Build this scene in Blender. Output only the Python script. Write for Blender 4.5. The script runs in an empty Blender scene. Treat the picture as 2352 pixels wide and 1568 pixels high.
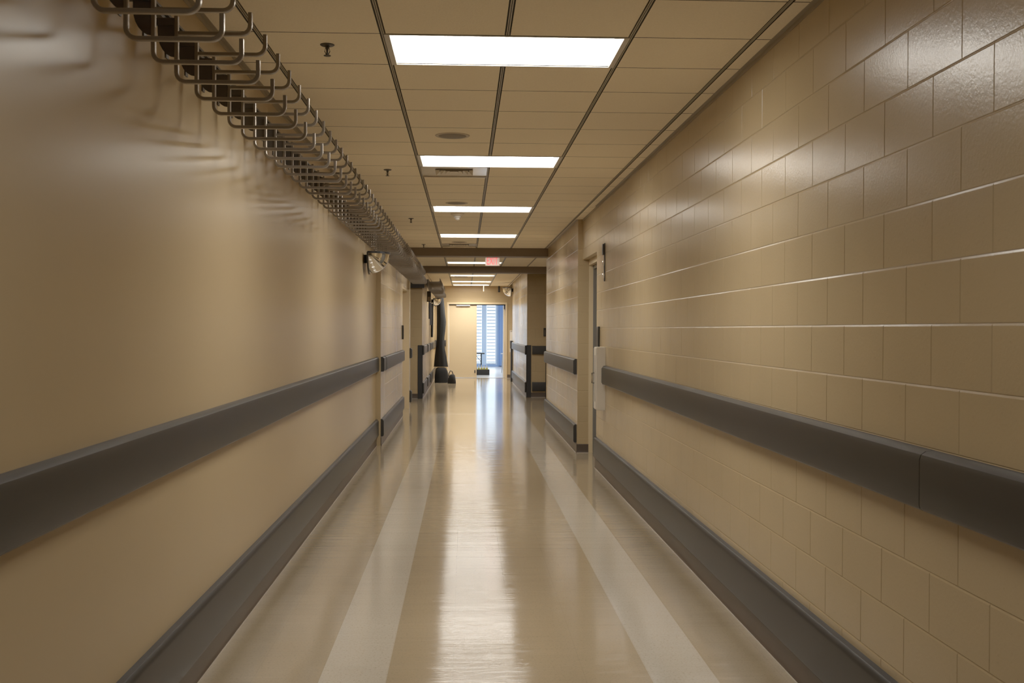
import bpy, bmesh, math, random
from mathutils import Vector, Matrix
random.seed(7)
scene = bpy.context.scene
COL = scene.collection
PI = math.pi
CAMZ = 1.606          # camera height
CEIL = 3.047          # ceiling height
COURSE = 0.205        # block course height
XL, XR = -1.22, 1.538

# ------------------------------------------------------------------ materials
def new_mat(name):
    m = bpy.data.materials.new(name); m.use_nodes = True
    nt = m.node_tree
    return m, nt, nt.nodes['Principled BSDF']

def N(nt, typ, **kw):
    n = nt.nodes.new(typ)
    for k, v in kw.items():
        if k.startswith('i_'):
            key = k[2:]
            key = int(key) if key.isdigit() else key.replace('_', ' ')
            n.inputs[key].default_value = v
        else:
            setattr(n, k, v)
    return n

def mix_color(nt, fac, a, b, blend='MIX'):
    n = nt.nodes.new('ShaderNodeMix'); n.data_type = 'RGBA'; n.blend_type = blend
    L = nt.links
    for sock, val in ((n.inputs[0], fac), (n.inputs[6], a), (n.inputs[7], b)):
        if hasattr(val, 'is_linked'): L.new(val, sock)
        elif isinstance(val, (tuple, list)): sock.default_value = tuple(val) + ((1,) if len(val) == 3 else ())
        else: sock.default_value = val
    return n.outputs[2]

def coords(nt, scale=(1, 1, 1)):
    tc = N(nt, 'ShaderNodeTexCoord'); mp = N(nt, 'ShaderNodeMapping')
    mp.inputs['Scale'].default_value = scale
    nt.links.new(tc.outputs['Object'], mp.inputs['Vector'])
    return mp.outputs['Vector']

def simple(name, col, rough=0.5, metal=0.0, var=0.0, scale=20, bump=0.0, bscale=60, coat=0.0, emit=None, estr=0, spec=0.5, stretch=(1, 1, 1)):
    m, nt, b = new_mat(name)
    b.inputs['Base Color'].default_value = (*col, 1)
    b.inputs['Roughness'].default_value = rough
    b.inputs['Metallic'].default_value = metal
    b.inputs['Coat Weight'].default_value = coat
    b.inputs['Specular IOR Level'].default_value = spec
    if emit:
        b.inputs['Emission Color'].default_value = (*emit, 1)
        b.inputs['Emission Strength'].default_value = estr
    v = coords(nt, stretch)
    if var > 0:
        n = N(nt, 'ShaderNodeTexNoise', i_Scale=scale, i_Detail=4.0)
        nt.links.new(v, n.inputs['Vector'])
        d = tuple(c * (1 - var) for c in col); l = tuple(min(1, c * (1 + var)) for c in col)
        nt.links.new(mix_color(nt, n.outputs['Fac'], d, l), b.inputs['Base Color'])
    if bump > 0:
        n2 = N(nt, 'ShaderNodeTexNoise', i_Scale=bscale, i_Detail=3.0)
        nt.links.new(v, n2.inputs['Vector'])
        bp = N(nt, 'ShaderNodeBump', i_Strength=bump, i_Distance=0.01)
        nt.links.new(n2.outputs['Fac'], bp.inputs['Height'])
        nt.links.new(bp.outputs['Normal'], b.inputs['Normal'])
    return m

WALL = (0.415, 0.306, 0.166)
def mat_cmu():
    m, nt, b = new_mat('painted_block')
    L = nt.links; v = coords(nt)
    big = N(nt, 'ShaderNodeTexNoise', i_Scale=1.3, i_Detail=3.0); L.new(v, big.inputs['Vector'])
    fine = N(nt, 'ShaderNodeTexNoise', i_Scale=55.0, i_Detail=6.0, i_Roughness=0.65); L.new(v, fine.inputs['Vector'])
    c1 = mix_color(nt, big.outputs['Fac'], tuple(c * .90 for c in WALL), tuple(c * 1.08 for c in WALL))
    rmp = N(nt, 'ShaderNodeMapRange', i_1=0.62, i_2=0.78, i_4=0.7); L.new(fine.outputs['Fac'], rmp.inputs[0])
    c2 = mix_color(nt, rmp.outputs[0], c1, tuple(c * .72 for c in WALL))
    L.new(c2, b.inputs['Base Color'])
    rr = N(nt, 'ShaderNodeMapRange', i_1=0.3, i_2=0.7, i_3=0.215, i_4=0.265); L.new(big.outputs['Fac'], rr.inputs[0])
    L.new(rr.outputs[0], b.inputs['Roughness'])
    pit = N(nt, 'ShaderNodeTexNoise', i_Scale=90.0, i_Detail=4.0); L.new(v, pit.inputs['Vector'])
    bp = N(nt, 'ShaderNodeBump', i_Strength=0.15, i_Distance=0.004); L.new(pit.outputs['Fac'], bp.inputs['Height'])
    L.new(bp.outputs['Normal'], b.inputs['Normal'])
    b.inputs['Specular IOR Level'].default_value = 0.38
    return m

def mat_smooth_wall():
    m, nt, b = new_mat('glossy_painted_plaster')
    L = nt.links; v = coords(nt); vs = coords(nt, (1, 1, 0.12))
    big = N(nt, 'ShaderNodeTexNoise', i_Scale=0.9, i_Detail=2.0); L.new(v, big.inputs['Vector'])
    L.new(mix_color(nt, big.outputs['Fac'], tuple(c * .93 for c in WALL), tuple(c * 1.06 for c in WALL)), b.inputs['Base Color'])
    b.inputs['Coat Weight'].default_value = 0.06; b.inputs['Coat Roughness'].default_value = 0.2; b.inputs['Specular IOR Level'].default_value = 0.12
    b.inputs['Roughness'].default_value = 0.30
    return m

def mat_floor():
    m, nt, b = new_mat('waxed_vinyl_tile')
    L = nt.links; v = coords(nt)
    sep = N(nt, 'ShaderNodeSeparateXYZ'); L.new(v, sep.inputs[0])
    def band(sock, a, c):
        g = N(nt, 'ShaderNodeMath', operation='GREATER_THAN'); L.new(sock, g.inputs[0]); g.inputs[1].default_value = a
        l = N(nt, 'ShaderNodeMath', operation='LESS_THAN'); L.new(sock, l.inputs[0]); l.inputs[1].default_value = c
        k = N(nt, 'ShaderNodeMath', operation='MULTIPLY'); L.new(g.outputs[0], k.inputs[0]); L.new(l.outputs[0], k.inputs[1])
        return k.outputs[0]
    def comb(op, a, c):
        k = N(nt, 'ShaderNodeMath', operation=op)
        for i, s in enumerate((a, c)):
            if hasattr(s, 'is_linked'): L.new(s, k.inputs[i])
            else: k.inputs[i].default_value = s
        return k.outputs[0]
    X, Y = sep.outputs['X'], sep.outputs['Y']
    s1 = comb('MAXIMUM', band(X, -0.662, -0.354), band(X, 0.864, 1.167))
    s1 = comb('MULTIPLY', s1, band(Y, -9, 20.3))
    s2 = comb('MULTIPLY', band(Y, 20.3, 20.6), band(X, -0.662, 1.167))
    stripe = comb('MAXIMUM', s1, s2)
    big = N(nt, 'ShaderNodeTexNoise', i_Scale=1.6, i_Detail=4.0); L.new(v, big.inputs['Vector'])
    fl = N(nt, 'ShaderNodeTexNoise', i_Scale=85.0, i_Detail=5.0, i_Roughness=0.75); L.new(v, fl.inputs['Vector'])
    base = mix_color(nt, big.outputs['Fac'], (0.305, 0.233, 0.142), (0.37, 0.288, 0.182))
    strp = mix_color(nt, big.outputs['Fac'], (0.44, 0.385, 0.305), (0.495, 0.437, 0.352))
    c = mix_color(nt, stripe, base, strp)
    sp = N(nt, 'ShaderNodeMapRange', i_1=0.54, i_2=0.66, i_3=0.0, i_4=0.62); L.new(fl.outputs['Fac'], sp.inputs[0])
    c = mix_color(nt, sp.outputs[0], c, (0.20, 0.15, 0.09))
    # tile seams
    br = N(nt, 'ShaderNodeTexBrick', offset=0.0, i_Scale=1.0, i_Mortar_Size=0.0011, i_Mortar_Smooth=0.3, i_Brick_Width=0.306, i_Row_Height=0.305)
    mp = N(nt, 'ShaderNodeMapping'); mp.inputs['Location'].default_value = (0.356, 0.1, 0); L.new(v, mp.inputs['Vector']); L.new(mp.outputs[0], br.inputs['Vector'])
    sm = comb('MULTIPLY', br.outputs['Fac'], 0.28)
    c = mix_color(nt, sm, c, (0.17, 0.125, 0.075))
    # grime towards the walls
    gr = N(nt, 'ShaderNodeMapRange', i_1=1.15, i_2=1.5, i_3=0.0, i_4=0.45); L.new(X, gr.inputs[0])
    gl = N(nt, 'ShaderNodeMapRange', i_1=-0.75, i_2=-1.2, i_3=0.0, i_4=0.35); L.new(X, gl.inputs[0])
    gn = N(nt, 'ShaderNodeTexNoise', i_Scale=3.5, i_Detail=5.0); L.new(v, gn.inputs['Vector'])
    g = comb('MULTIPLY', comb('MAXIMUM', gr.outputs[0], gl.outputs[0]), gn.outputs['Fac'])
    c = mix_color(nt, g, c, (0.16, 0.115, 0.07))
    # scuffs
    scv = coords(nt, (14, 2.2, 1))
    sc = N(nt, 'ShaderNodeTexNoise', i_Scale=4.0, i_Detail=7.0, i_Roughness=0.75); L.new(scv, sc.inputs['Vector'])
    sk = N(nt, 'ShaderNodeMapRange', i_1=0.63, i_2=0.72, i_3=0.0, i_4=0.4); L.new(sc.outputs['Fac'], sk.inputs[0])
    c = mix_color(nt, sk.outputs[0], c, (0.15, 0.11, 0.07))
    L.new(c, b.inputs['Base Color'])
    wv = coords(nt, (0.5, 7.0, 1))
    wn = N(nt, 'ShaderNodeTexNoise', i_Scale=2.2, i_Detail=6.0, i_Roughness=0.65); L.new(wv, wn.inputs['Vector'])
    rr = N(nt, 'ShaderNodeMapRange', i_1=0.30, i_2=0.70, i_3=0.06, i_4=0.14); L.new(wn.outputs['Fac'], rr.inputs[0])
    L.new(rr.outputs[0], b.inputs['Roughness'])
    bp = N(nt, 'ShaderNodeBump', i_Strength=0.24, i_Distance=0.004); L.new(wn.outputs['Fac'], bp.inputs['Height'])
    wv2 = coords(nt, (0.30, 2.6, 1))
    wn2 = N(nt, 'ShaderNodeTexNoise', i_Scale=1.7, i_Detail=3.0, i_Lacunarity=2.3); L.new(wv2, wn2.inputs['Vector'])
    bpb = N(nt, 'ShaderNodeBump', i_Strength=0.45, i_Distance=0.006); L.new(wn2.outputs['Fac'], bpb.inputs['Height']); L.new(bp.outputs['Normal'], bpb.inputs['Normal'])
    L.new(bpb.outputs['Normal'], b.inputs['Normal']); L.new(bpb.outputs['Normal'], b.inputs['Coat Normal'])
    b.inputs['Coat Weight'].default_value = 0.2
    b.inputs['Coat Roughness'].default_value = 0.09
    return m

M = {}
M['cmu'] = mat_cmu()
M['plaster'] = mat_smooth_wall()
M['floor'] = mat_floor()
M['floor_far'] = simple('pale_far_floor', (0.62, 0.62, 0.60), 0.2, var=.05, scale=4)
M['tile'] = simple('ceiling_tile', (0.95, 0.83, 0.63), 0.9, var=.07, scale=90, bump=.25, bscale=160)
M['slot'] = simple('ceiling_slot_shadow', (0.03, 0.027, 0.022), 0.9, var=.1)
M['grid'] = simple('ceiling_grid_metal', (0.36, 0.31, 0.23), 0.5, var=.05)
M['angle'] = simple('wall_angle_metal', (0.30, 0.25, 0.18), 0.5, var=.05)
M['frame'] = simple('fixture_frame_white', (0.55, 0.50, 0.42), 0.35, var=.04)
M['lens'] = simple('lit_acrylic_diffuser', (0.9, 0.9, 0.88), 0.4, emit=(1.0, 0.955, 0.875), estr=11.5, var=.02)
M['lens_dim'] = simple('dim_acrylic_diffuser', (0.9, 0.9, 0.88), 0.4, emit=(1.0, 0.955, 0.875), estr=4.5, var=.02)
M['steel'] = simple('brushed_hook_steel', (0.30, 0.265, 0.225), 0.33, metal=0.8, var=.15, scale=12, bump=.05, bscale=90)
M['dark_steel'] = simple('dark_bracket_steel', (0.085, 0.075, 0.066), 0.45, metal=0.5, var=.2)
M['rail'] = simple('charcoal_vinyl_bumper', (0.0155, 0.015, 0.015), 0.36, var=.12, scale=6, spec=.3)
M['cap'] = simple('black_vinyl_end_cap', (0.020, 0.020, 0.020), 0.4, var=.1)
M['base'] = simple('brown_vinyl_base', (0.062, 0.043, 0.031), 0.38, var=.18, scale=5)
M['caulk'] = simple('pale_caulk', (0.33, 0.275, 0.205), 0.5, var=.1)
M['soffit'] = simple('shaded_soffit_brown', (0.17, 0.125, 0.088), 0.6, var=.08, scale=3)  # dark brown has the shade of the beam fronts in it
M['doorbeige'] = simple('beige_door_paint', (0.56, 0.44, 0.27), 0.38, var=.04, scale=2)
M['framebeige'] = simple('beige_steel_frame', (0.62, 0.49, 0.30), 0.35, var=.05, scale=3)
M['greydoor'] = simple('grey_steel_door_paint', (0.155, 0.145, 0.125), 0.4, var=.06)
M['white'] = simple('white_cabinet_paint', (0.66, 0.60, 0.50), 0.4, var=.04)
M['black'] = simple('matt_black', (0.012, 0.012, 0.013), 0.6, var=.2)
M['blackplastic'] = simple('black_plastic', (0.015, 0.015, 0.016), 0.35, var=.2)
M['cloth'] = simple('black_cloth', (0.006, 0.006, 0.0065), 0.95, var=.3, scale=30, bump=.3, bscale=200)
M['bluecloth'] = simple('blue_grey_cloth', (0.10, 0.11, 0.14), 0.9, var=.2, scale=30, bump=.2, bscale=200)
M['chrome'] = simple('mirror_acrylic', (0.90, 0.88, 0.84), 0.03, metal=1.0, var=.01)
M['silver'] = simple('satin_silver', (0.62, 0.61, 0.60), 0.25, metal=0.9, var=.05)
M['exitred'] = simple('exit_red_letters', (0.65, 0.03, 0.04), 0.5, emit=(1.0, 0.09, 0.10), estr=.75, var=.02)
M['exitface'] = simple('exit_housing_cream', (0.62, 0.50, 0.42), 0.5, emit=(1.0, 0.75, 0.66), estr=0.13, var=.03)
M['vent'] = simple('vent_painted_steel', (0.60, 0.53, 0.42), 0.22, metal=0.3, var=.06)
M['ventdark'] = simple('vent_inner_shadow', (0.05, 0.045, 0.038), 0.6, var=.1)
M['spk'] = simple('speaker_mesh_brown', (0.20, 0.16, 0.11), 0.6, var=.15, scale=200)
M['spkring'] = simple('speaker_rim_beige', (0.47, 0.38, 0.25), 0.5, var=.05)
M['bronze'] = simple('dark_sprinkler_metal', (0.06, 0.052, 0.045), 0.4, metal=0.6, var=.1)
M['detector'] = simple('cream_plastic', (0.62, 0.53, 0.40), 0.45, var=.04)
M['glassy'] = simple('clear_strobe_lens', (0.85, 0.82, 0.76), 0.08, metal=0.6, var=.02)
M['tan_strip'] = simple('tan_strip', (0.42, 0.30, 0.17), 0.5, var=.1)
M['bluecurtain'] = simple('blue_wall_panel', (0.20, 0.32, 0.58), 0.6, var=.12, scale=6, stretch=(14, 14, .3))
M['slat'] = simple('white_blind_slat', (0.55, 0.64, 0.76), 0.45, var=.03)
M['mullion'] = simple('pale_blue_mullion', (0.40, 0.52, 0.70), 0.4, var=.05)
M['farwall'] = simple('far_room_paint', (0.60, 0.62, 0.64), 0.6, var=.05)
M['bottle'] = simple('white_bottle_plastic', (0.80, 0.78, 0.70), 0.35, var=.03)
M['yellow'] = simple('yellow_label', (0.72, 0.62, 0.08), 0.4, var=.08)
M['crate'] = simple('black_crate_plastic', (0.02, 0.02, 0.022), 0.5, var=.2)
M['paper'] = simple('white_notice_paper', (0.74, 0.70, 0.62), 0.5, var=.04)

def mat_glass():
    m = bpy.data.materials.new('window_glass'); m.use_nodes = True
    nt = m.node_tree; nt.nodes.clear()
    out = N(nt, 'ShaderNodeOutputMaterial'); tr = N(nt, 'ShaderNodeBsdfTransparent'); gl = N(nt, 'ShaderNodeBsdfGlossy', i_Roughness=0.02)
    fr = N(nt, 'ShaderNodeFresnel', i_IOR=1.45); mx = N(nt, 'ShaderNodeMixShader')
    tr.inputs[0].default_value = (0.92, 0.95, 0.97, 1)
    nt.links.new(fr.outputs[0], mx.inputs[0]); nt.links.new(tr.outputs[0], mx.inputs[1]); nt.links.new(gl.outputs[0], mx.inputs[2])
    nt.links.new(mx.outputs[0], out.inputs[0])
    return m
M['glass'] = mat_glass()

# ------------------------------------------------------------------ mesh builder
class MB:
    def __init__(s):
        s.v, s.f, s.mi = [], [], []
    def add(s, vs, fs, mi=0):
        o = len(s.v); s.v += [tuple(p) for p in vs]
        for f in fs:
            s.f.append(tuple(i + o for i in f)); s.mi.append(mi)
    def box(s, x0, x1, y0, y1, z0, z1, mi=0):
        vs = [(x0, y0, z0), (x1, y0, z0), (x1, y1, z0), (x0, y1, z0), (x0, y0, z1), (x1, y0, z1), (x1, y1, z1), (x0, y1, z1)]
        s.add(vs, [(0, 3, 2, 1), (4, 5, 6, 7), (0, 1, 5, 4), (1, 2, 6, 5), (2, 3, 7, 6), (3, 0, 4, 7)], mi)
    def bbox(s, x0, x1, y0, y1, z0, z1, r=.004, mi=0, seg=2):
        """box with rounded edges"""
        bm = bmesh.new(); bmesh.ops.create_cube(bm, size=1)
        for v in bm.verts:
            v.co = Vector(((x0 + x1) / 2 + v.co.x * (x1 - x0), (y0 + y1) / 2 + v.co.y * (y1 - y0), (z0 + z1) / 2 + v.co.z * (z1 - z0)))
        bmesh.ops.bevel(bm, geom=bm.edges[:], offset=r, segments=seg, affect='EDGES', profile=.5)
        bm.verts.index_update()
        s.add([v.co for v in bm.verts], [tuple(v.index for v in f.verts) for f in bm.faces], mi); bm.free()
    def extrude(s, prof, axis, a, b, mi=0):
        """closed profile of (p,q) extruded along axis 'x','y' or 'z' from a to b"""
        def P(p, q, t):
            return {'x': (t, p, q), 'y': (p, t, q), 'z': (p, q, t)}[axis]
        n = len(prof)
        vs = [P(p, q, a) for p, q in prof] + [P(p, q, b) for p, q in prof]
        fs = [(i, (i + 1) % n, n + (i + 1) % n, n + i) for i in range(n)]
        fs += [tuple(range(n))[::-1], tuple(range(n, 2 * n))]
        s.add(vs, fs, mi)
    def sweep(s, pts, prof, side=Vector((0, 1, 0)), mi=0):
        """profile (a along in-plane normal, b along side) swept along planar pts"""
        n = len(prof); rings = []
        for i, p in enumerate(pts):
            p = Vector(p)
            d0 = (p - Vector(pts[i - 1])).normalized() if i else None
            d1 = (Vector(pts[i + 1]) - p).normalized() if i < len(pts) - 1 else None
            t = (d0 + d1).normalized() if d0 and d1 else (d0 or d1)
            nn = t.cross(side).normalized()
            k = 1 / max(.3, (t.dot(d1))) if d1 else 1
            rings.append([p + nn * a * k + side * b for a, b in prof])
        vs = [q for r in rings for q in r]; fs = []
        for i in range(len(rings) - 1):
            for j in range(n):
                fs.append((i * n + j, i * n + (j + 1) % n, (i + 1) * n + (j + 1) % n, (i + 1) * n + j))
        fs += [tuple(range(n))[::-1], tuple(range((len(rings) - 1) * n, len(rings) * n))]
        s.add(vs, fs, mi)
    def tube(s, pts, r, n=8, mi=0):
        pts = [Vector(p) for p in pts]; rings = []; up = Vector((0, 0, 1))
        for i, p in enumerate(pts):
            t = ((pts[min(i + 1, len(pts) - 1)] - pts[max(i - 1, 0)])).normalized()
            a = t.cross(up)
            if a.length < .1: a = t.cross(Vector((1, 0, 0)))
            a.normalize(); b = a.cross(t)
            rr = r[i] if isinstance(r, (list, tuple)) else r
            rings.append([p + (a * math.cos(2 * PI * j / n) + b * math.sin(2 * PI * j / n)) * rr for j in range(n)])
        vs = [q for g in rings for q in g]; fs = []
        for i in range(len(rings) - 1):
            for j in range(n):
                fs.append((i * n + j, i * n + (j + 1) % n, (i + 1) * n + (j + 1) % n, (i + 1) * n + j))
        fs += [tuple(range(n))[::-1], tuple(range((len(rings) - 1) * n, len(rings) * n))]
        s.add(vs, fs, mi)
    def lathe(s, prof, c, n=28, mi=0):
        """prof list of (radius, z) about vertical axis at c"""
        k = len(prof); vs = []; fs = []
        for r, z in prof:
            for j in range(n):
                a = 2 * PI * j / n; vs.append((c[0] + r * math.cos(a), c[1] + r * math.sin(a), c[2] + z))
        for i in range(k - 1):
            for j in range(n):
                fs.append((i * n + j, i * n + (j + 1) % n, (i + 1) * n + (j + 1) % n, (i + 1) * n + j))
        fs += [tuple(range(n))[::-1], tuple(range((k - 1) * n, k * n))]
        s.add(vs, fs, mi)
    def build(s, name, mats, parent=None, smooth=None, recalc=True):
        me = bpy.data.meshes.new(name); me.from_pydata(s.v, [], s.f); me.update()
        for m in (mats if isinstance(mats, (list, tuple)) else [mats]): me.materials.append(m)
        me.polygons.foreach_set('material_index', s.mi)
        if recalc:
            bm = bmesh.new(); bm.from_mesh(me); bmesh.ops.recalc_face_normals(bm, faces=bm.faces[:]); bm.to_mesh(me); bm.free()
        if smooth is not None:
            me.polygons.foreach_set('use_smooth', [True] * len(me.polygons))
            try: me.set_sharp_from_angle(angle=math.radians(smooth))
            except Exception: pass
        o = bpy.data.objects.new(name, me); COL.objects.link(o)
        if parent is not None:
            o.parent = parent
        return o

def tag(o, label, cat, group=None):
    o['label'] = label; o['category'] = cat
    if group: o['group'] = group
    return o
def thing(name, label, cat, loc=(0, 0, 0), group=None):
    o = bpy.data.objects.new(name, None); COL.objects.link(o); o.location = loc; o.empty_display_size = .1
    return tag(o, label, cat, group)
def struct(o):
    o['kind'] = 'structure'; return o
def copy_tree(root, loc, label=None, group=None):
    r = root.copy(); COL.objects.link(r); r.location = loc
    if label: r['label'] = label
    if group: r['group'] = group
    for ch in list(root.children):
        c = ch.copy(); COL.objects.link(c); c.parent = r
        for g in list(ch.children):
            d = g.copy(); COL.objects.link(d); d.parent = c
    return r

# ------------------------------------------------------------------ walls of concrete block
JZ0 = 1.219 - 6 * COURSE
def cmu_wall(name, rects, axis, plane, sign, thick=.19, phase=4.917, ends=True):
    """rects (u0,u1,z0,z1) on a vertical plane. axis 'y': wall runs along y at x=plane, visible side towards sign*x.
       axis 'x': wall runs along x at y=plane, visible side towards sign*y."""
    mb = MB()
    def P(u, z, d):     # d: depth behind the face
        return (plane - sign * d, u, z) if axis == 'y' else (u, plane - sign * d, z)
    BW = 2 * COURSE * .9976; gu, dp = .0034, .0027
    for (u0, u1, z0, z1) in rects:
        n0 = int(math.floor((z0 - JZ0) / COURSE)) - 1
        n1 = int(math.ceil((z1 - JZ0) / COURSE)) + 1
        for n in range(n0, n1):
            a, b = JZ0 + n * COURSE, JZ0 + (n + 1) * COURSE
            za, zb = max(a, z0), min(b, z1)
            if zb - za < 1e-4: continue
            ph = phase + (BW / 2 if n % 2 else 0)
            k0 = int(math.floor((u0 - ph) / BW)) - 1; k1 = int(math.ceil((u1 - ph) / BW)) + 1
            for k in range(k0, k1):
                ua, ub = max(ph + k * BW, u0), min(ph + (k + 1) * BW, u1)
                if ub - ua < 1e-4: continue
                il = gu if ua > u0 + 1e-6 else 0; ir = gu if ub < u1 - 1e-6 else 0
                ib = .003 if za > z0 + 1e-6 else 0; it = .007 if zb < z1 - 1e-6 else 0
                if ub - ua < il + ir + .002: il = ir = 0
                if zb - za < ib + it + .002: ib = it = 0
                o = [P(ua, za, dp), P(ub, za, dp), P(ub, zb, dp), P(ua, zb, dp)]
                i = [P(ua + il, za + ib, 0), P(ub - ir, za + ib, 0), P(ub - ir, zb - it, 0), P(ua + il, zb - it, 0)]
                mb.add(o + i, [(4, 5, 6, 7), (0, 1, 5, 4), (1, 2, 6, 5), (2, 3, 7, 6), (3, 0, 4, 7)])
        # body behind
        B = [P(u0, z0, dp), P(u1, z0, dp), P(u1, z1, dp), P(u0, z1, dp), P(u0, z0, thick), P(u1, z0, thick), P(u1, z1, thick), P(u0, z1, thick)]
        mb.add(B, [(4, 5, 6, 7), (0, 1, 5, 4), (1, 2, 6, 5), (2, 3, 7, 6), (3, 0, 4, 7)])
    return struct(mb.build(name, M['cmu'], recalc=True))

H = CEIL + .06
Y0 = -3.4
# left side
mb = MB(); mb.box(XL - .2, XL, Y0, 14.9, 0, H)
struct(mb.build('wall_left', M['plaster']))
XL2 = -1.155
cmu_wall('wall_left_far', [(14.9, 20.1, 0, H), (20.1, 21.85, 2.41, H)], 'y', XL2, 1, thick=.3)
XL4 = -1.115
cmu_wall('wall_left_jamb', [(21.85, 22.15, 0, H)], 'y', XL4, 1, thick=.34)
XL3 = -.985
cmu_wall('wall_left_end', [(25.19, 35.7, 0, H)], 'y', XL3, 1)
cmu_wall('wall_cross_left', [(-4.0, XL3, 0, H)], 'x', 25.0, -1, phase=-.985)
mb = MB(); mb.box(-4.0, XL2 - .3, 21.9, 22.15, 0, H); struct(mb.build('wall_cross_left_near', M['cmu']))
mb = MB(); mb.box(-4.2, -4.0, 21.9, 25.2, 0, H); struct(mb.build('wall_cross_left_end', M['cmu']))
# right side
cmu_wall('wall_right', [(Y0, 12.5, 0, H), (12.5, 14.0, 2.52, H)], 'y', XR, -1, thick=.30)
XR2 = 1.475
cmu_wall('wall_right_far', [(14.0045, 19.42, 0, H)], 'y', XR2, -1, thick=.1455)
cmu_wall('wall_right_pier', [(XR2 + .0045, 1.62, 0, H)], 'x', 14.0, -1, thick=.3, phase=1.475)
XR3 = 1.478
cmu_wall('wall_right_end', [(25.69, 33.3, 0, H)], 'y', XR3, -1)
cmu_wall('wall_cross_right', [(XR3, 4.5, 0, H)], 'x', 25.5, -1, phase=1.48)
mb = MB(); mb.box(XR2 + .1455, 4.5, 19.2, 19.42, 0, H); struct(mb.build('wall_cross_right_near', M['cmu']))
mb = MB(); mb.box(4.5, 4.7, 19.2, 25.7, 0, H); struct(mb.build('wall_cross_right_end', M['cmu']))
mb = MB(); mb.box(XR3 + .19, 2.6, 33.1, 33.3, 0, H); mb.box(2.5, 2.7, 33.3, 35.7, 0, H); struct(mb.build('wall_right_recess', M['cmu']))
# end wall with door opening
DX0, DX1, DZ = -.525, 1.35, 2.444
cmu_wall('wall_end', [(-1.2, DX0 - .05, 0, H), (DX1 + .05, 2.7, 0, H), (DX0 - .05, DX1 + .05, DZ + .05, H)], 'x', 35.7, -1, phase=.2)
mb = MB(); mb.box(XL - .2, XR + .3, Y0 - .2, Y0, 0, H); struct(mb.build('wall_back', M['plaster']))
# floor
mb = MB(); mb.box(-4.2, 4.7, Y0 - .2, 35.8, -.12, 0); struct(mb.build('floor', M['floor']))
mb = MB(); mb.box(-3.2, 4.7, 35.8, 47.2, -.12, 0); struct(mb.build('floor_far_room', M['floor_far']))

# ------------------------------------------------------------------ ceiling
T0, TD = 4.6776, .6096
GX = [-.4036 + .6094 * k for k in range(-6, 9)]
RUN = .0105
light_cells = {}
LIGHT_N = [-12 + 7, 1, 7, 13, 19]                    # grid rows carrying a fixture before the first soffit
FAR_Y = {}
mb = MB()
def tile_area(x0, x1, y0, y1, skips):
    n0 = int(math.floor((y0 - T0) / TD)) - 1; n1 = int(math.ceil((y1 - T0) / TD)) + 1
    for n in range(n0, n1):
        ya, yb = max(T0 + n * TD, y0), min(T0 + (n + 1) * TD, y1)
        if yb - ya < .01: continue
        for k in range(len(GX) - 1):
            if (k, n) in skips: continue
            xa, xb = max(GX[k] + RUN, x0), min(GX[k + 1] - RUN, x1)
            if xb - xa < .008: continue
            g = .0034
            a = (xa + .0005, xb - .0005, ya + g, yb - g); e = .004
            o = [(a[0], a[2], CEIL + .012), (a[1], a[2], CEIL + .012), (a[1], a[3], CEIL + .012), (a[0], a[3], CEIL + .012)]
            m_ = [(a[0], a[2], CEIL + .002), (a[1], a[2], CEIL + .002), (a[1], a[3], CEIL + .002), (a[0], a[3], CEIL + .002)]
            f = [(a[0] + e, a[2] + .001, CEIL), (a[1] - e, a[2] + .001, CEIL), (a[1] - e, a[3] - .001, CEIL), (a[0] + e, a[3] - .001, CEIL)]
            mb.add(o + m_ + f, [(0, 1, 5, 4), (1, 2, 6, 5), (2, 3, 7, 6), (3, 0, 4, 7), (4, 5, 9, 8), (5, 6, 10, 9), (6, 7, 11, 10), (7, 4, 8, 11)], 1)
            mb.add(f, [(0, 1, 2, 3)], 0)
    for x in GX:                                       # runners with a central slot
        if x - RUN > x0 and x + RUN < x1:
            segs = [(y0, y1)]
            if abs(x - GX[kx + 1]) < .01:              # the middle runner stops at each fixture
                cuts = [(T0 + n * TD, T0 + (n + 1) * TD) for n in ROWS if y0 < T0 + (n + .5) * TD < y1]
                edges = [y0] + [e for c in cuts for e in c] + [y1]; segs = list(zip(edges[::2], edges[1::2]))
            for ya, yb in segs:
                mb.box(x - RUN + .003, x - .0018, ya, yb, CEIL + .001, CEIL + .011, 2)
                mb.box(x + .0018, x + RUN - .003, ya, yb, CEIL + .001, CEIL + .011, 2)
kx = 6                                                 # column whose left edge is x=-.4036
skips = set()
ROWS = [-5, 1, 7, 13, 19, 25, 30, 39, 45, 49]              # rows with light fixtures
for n in ROWS:
    skips.add((kx, n)); skips.add((kx + 1, n))
VENTS = [8, 22, 40]
for n in VENTS: skips.add((kx, n))
tile_area(XL, XR, Y0, 19.03, skips)
tile_area(-4.0, 4.5, 19.40, 24.55, skips)
tile_area(XL3, XR3, 24.92, 35.7, skips)
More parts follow.
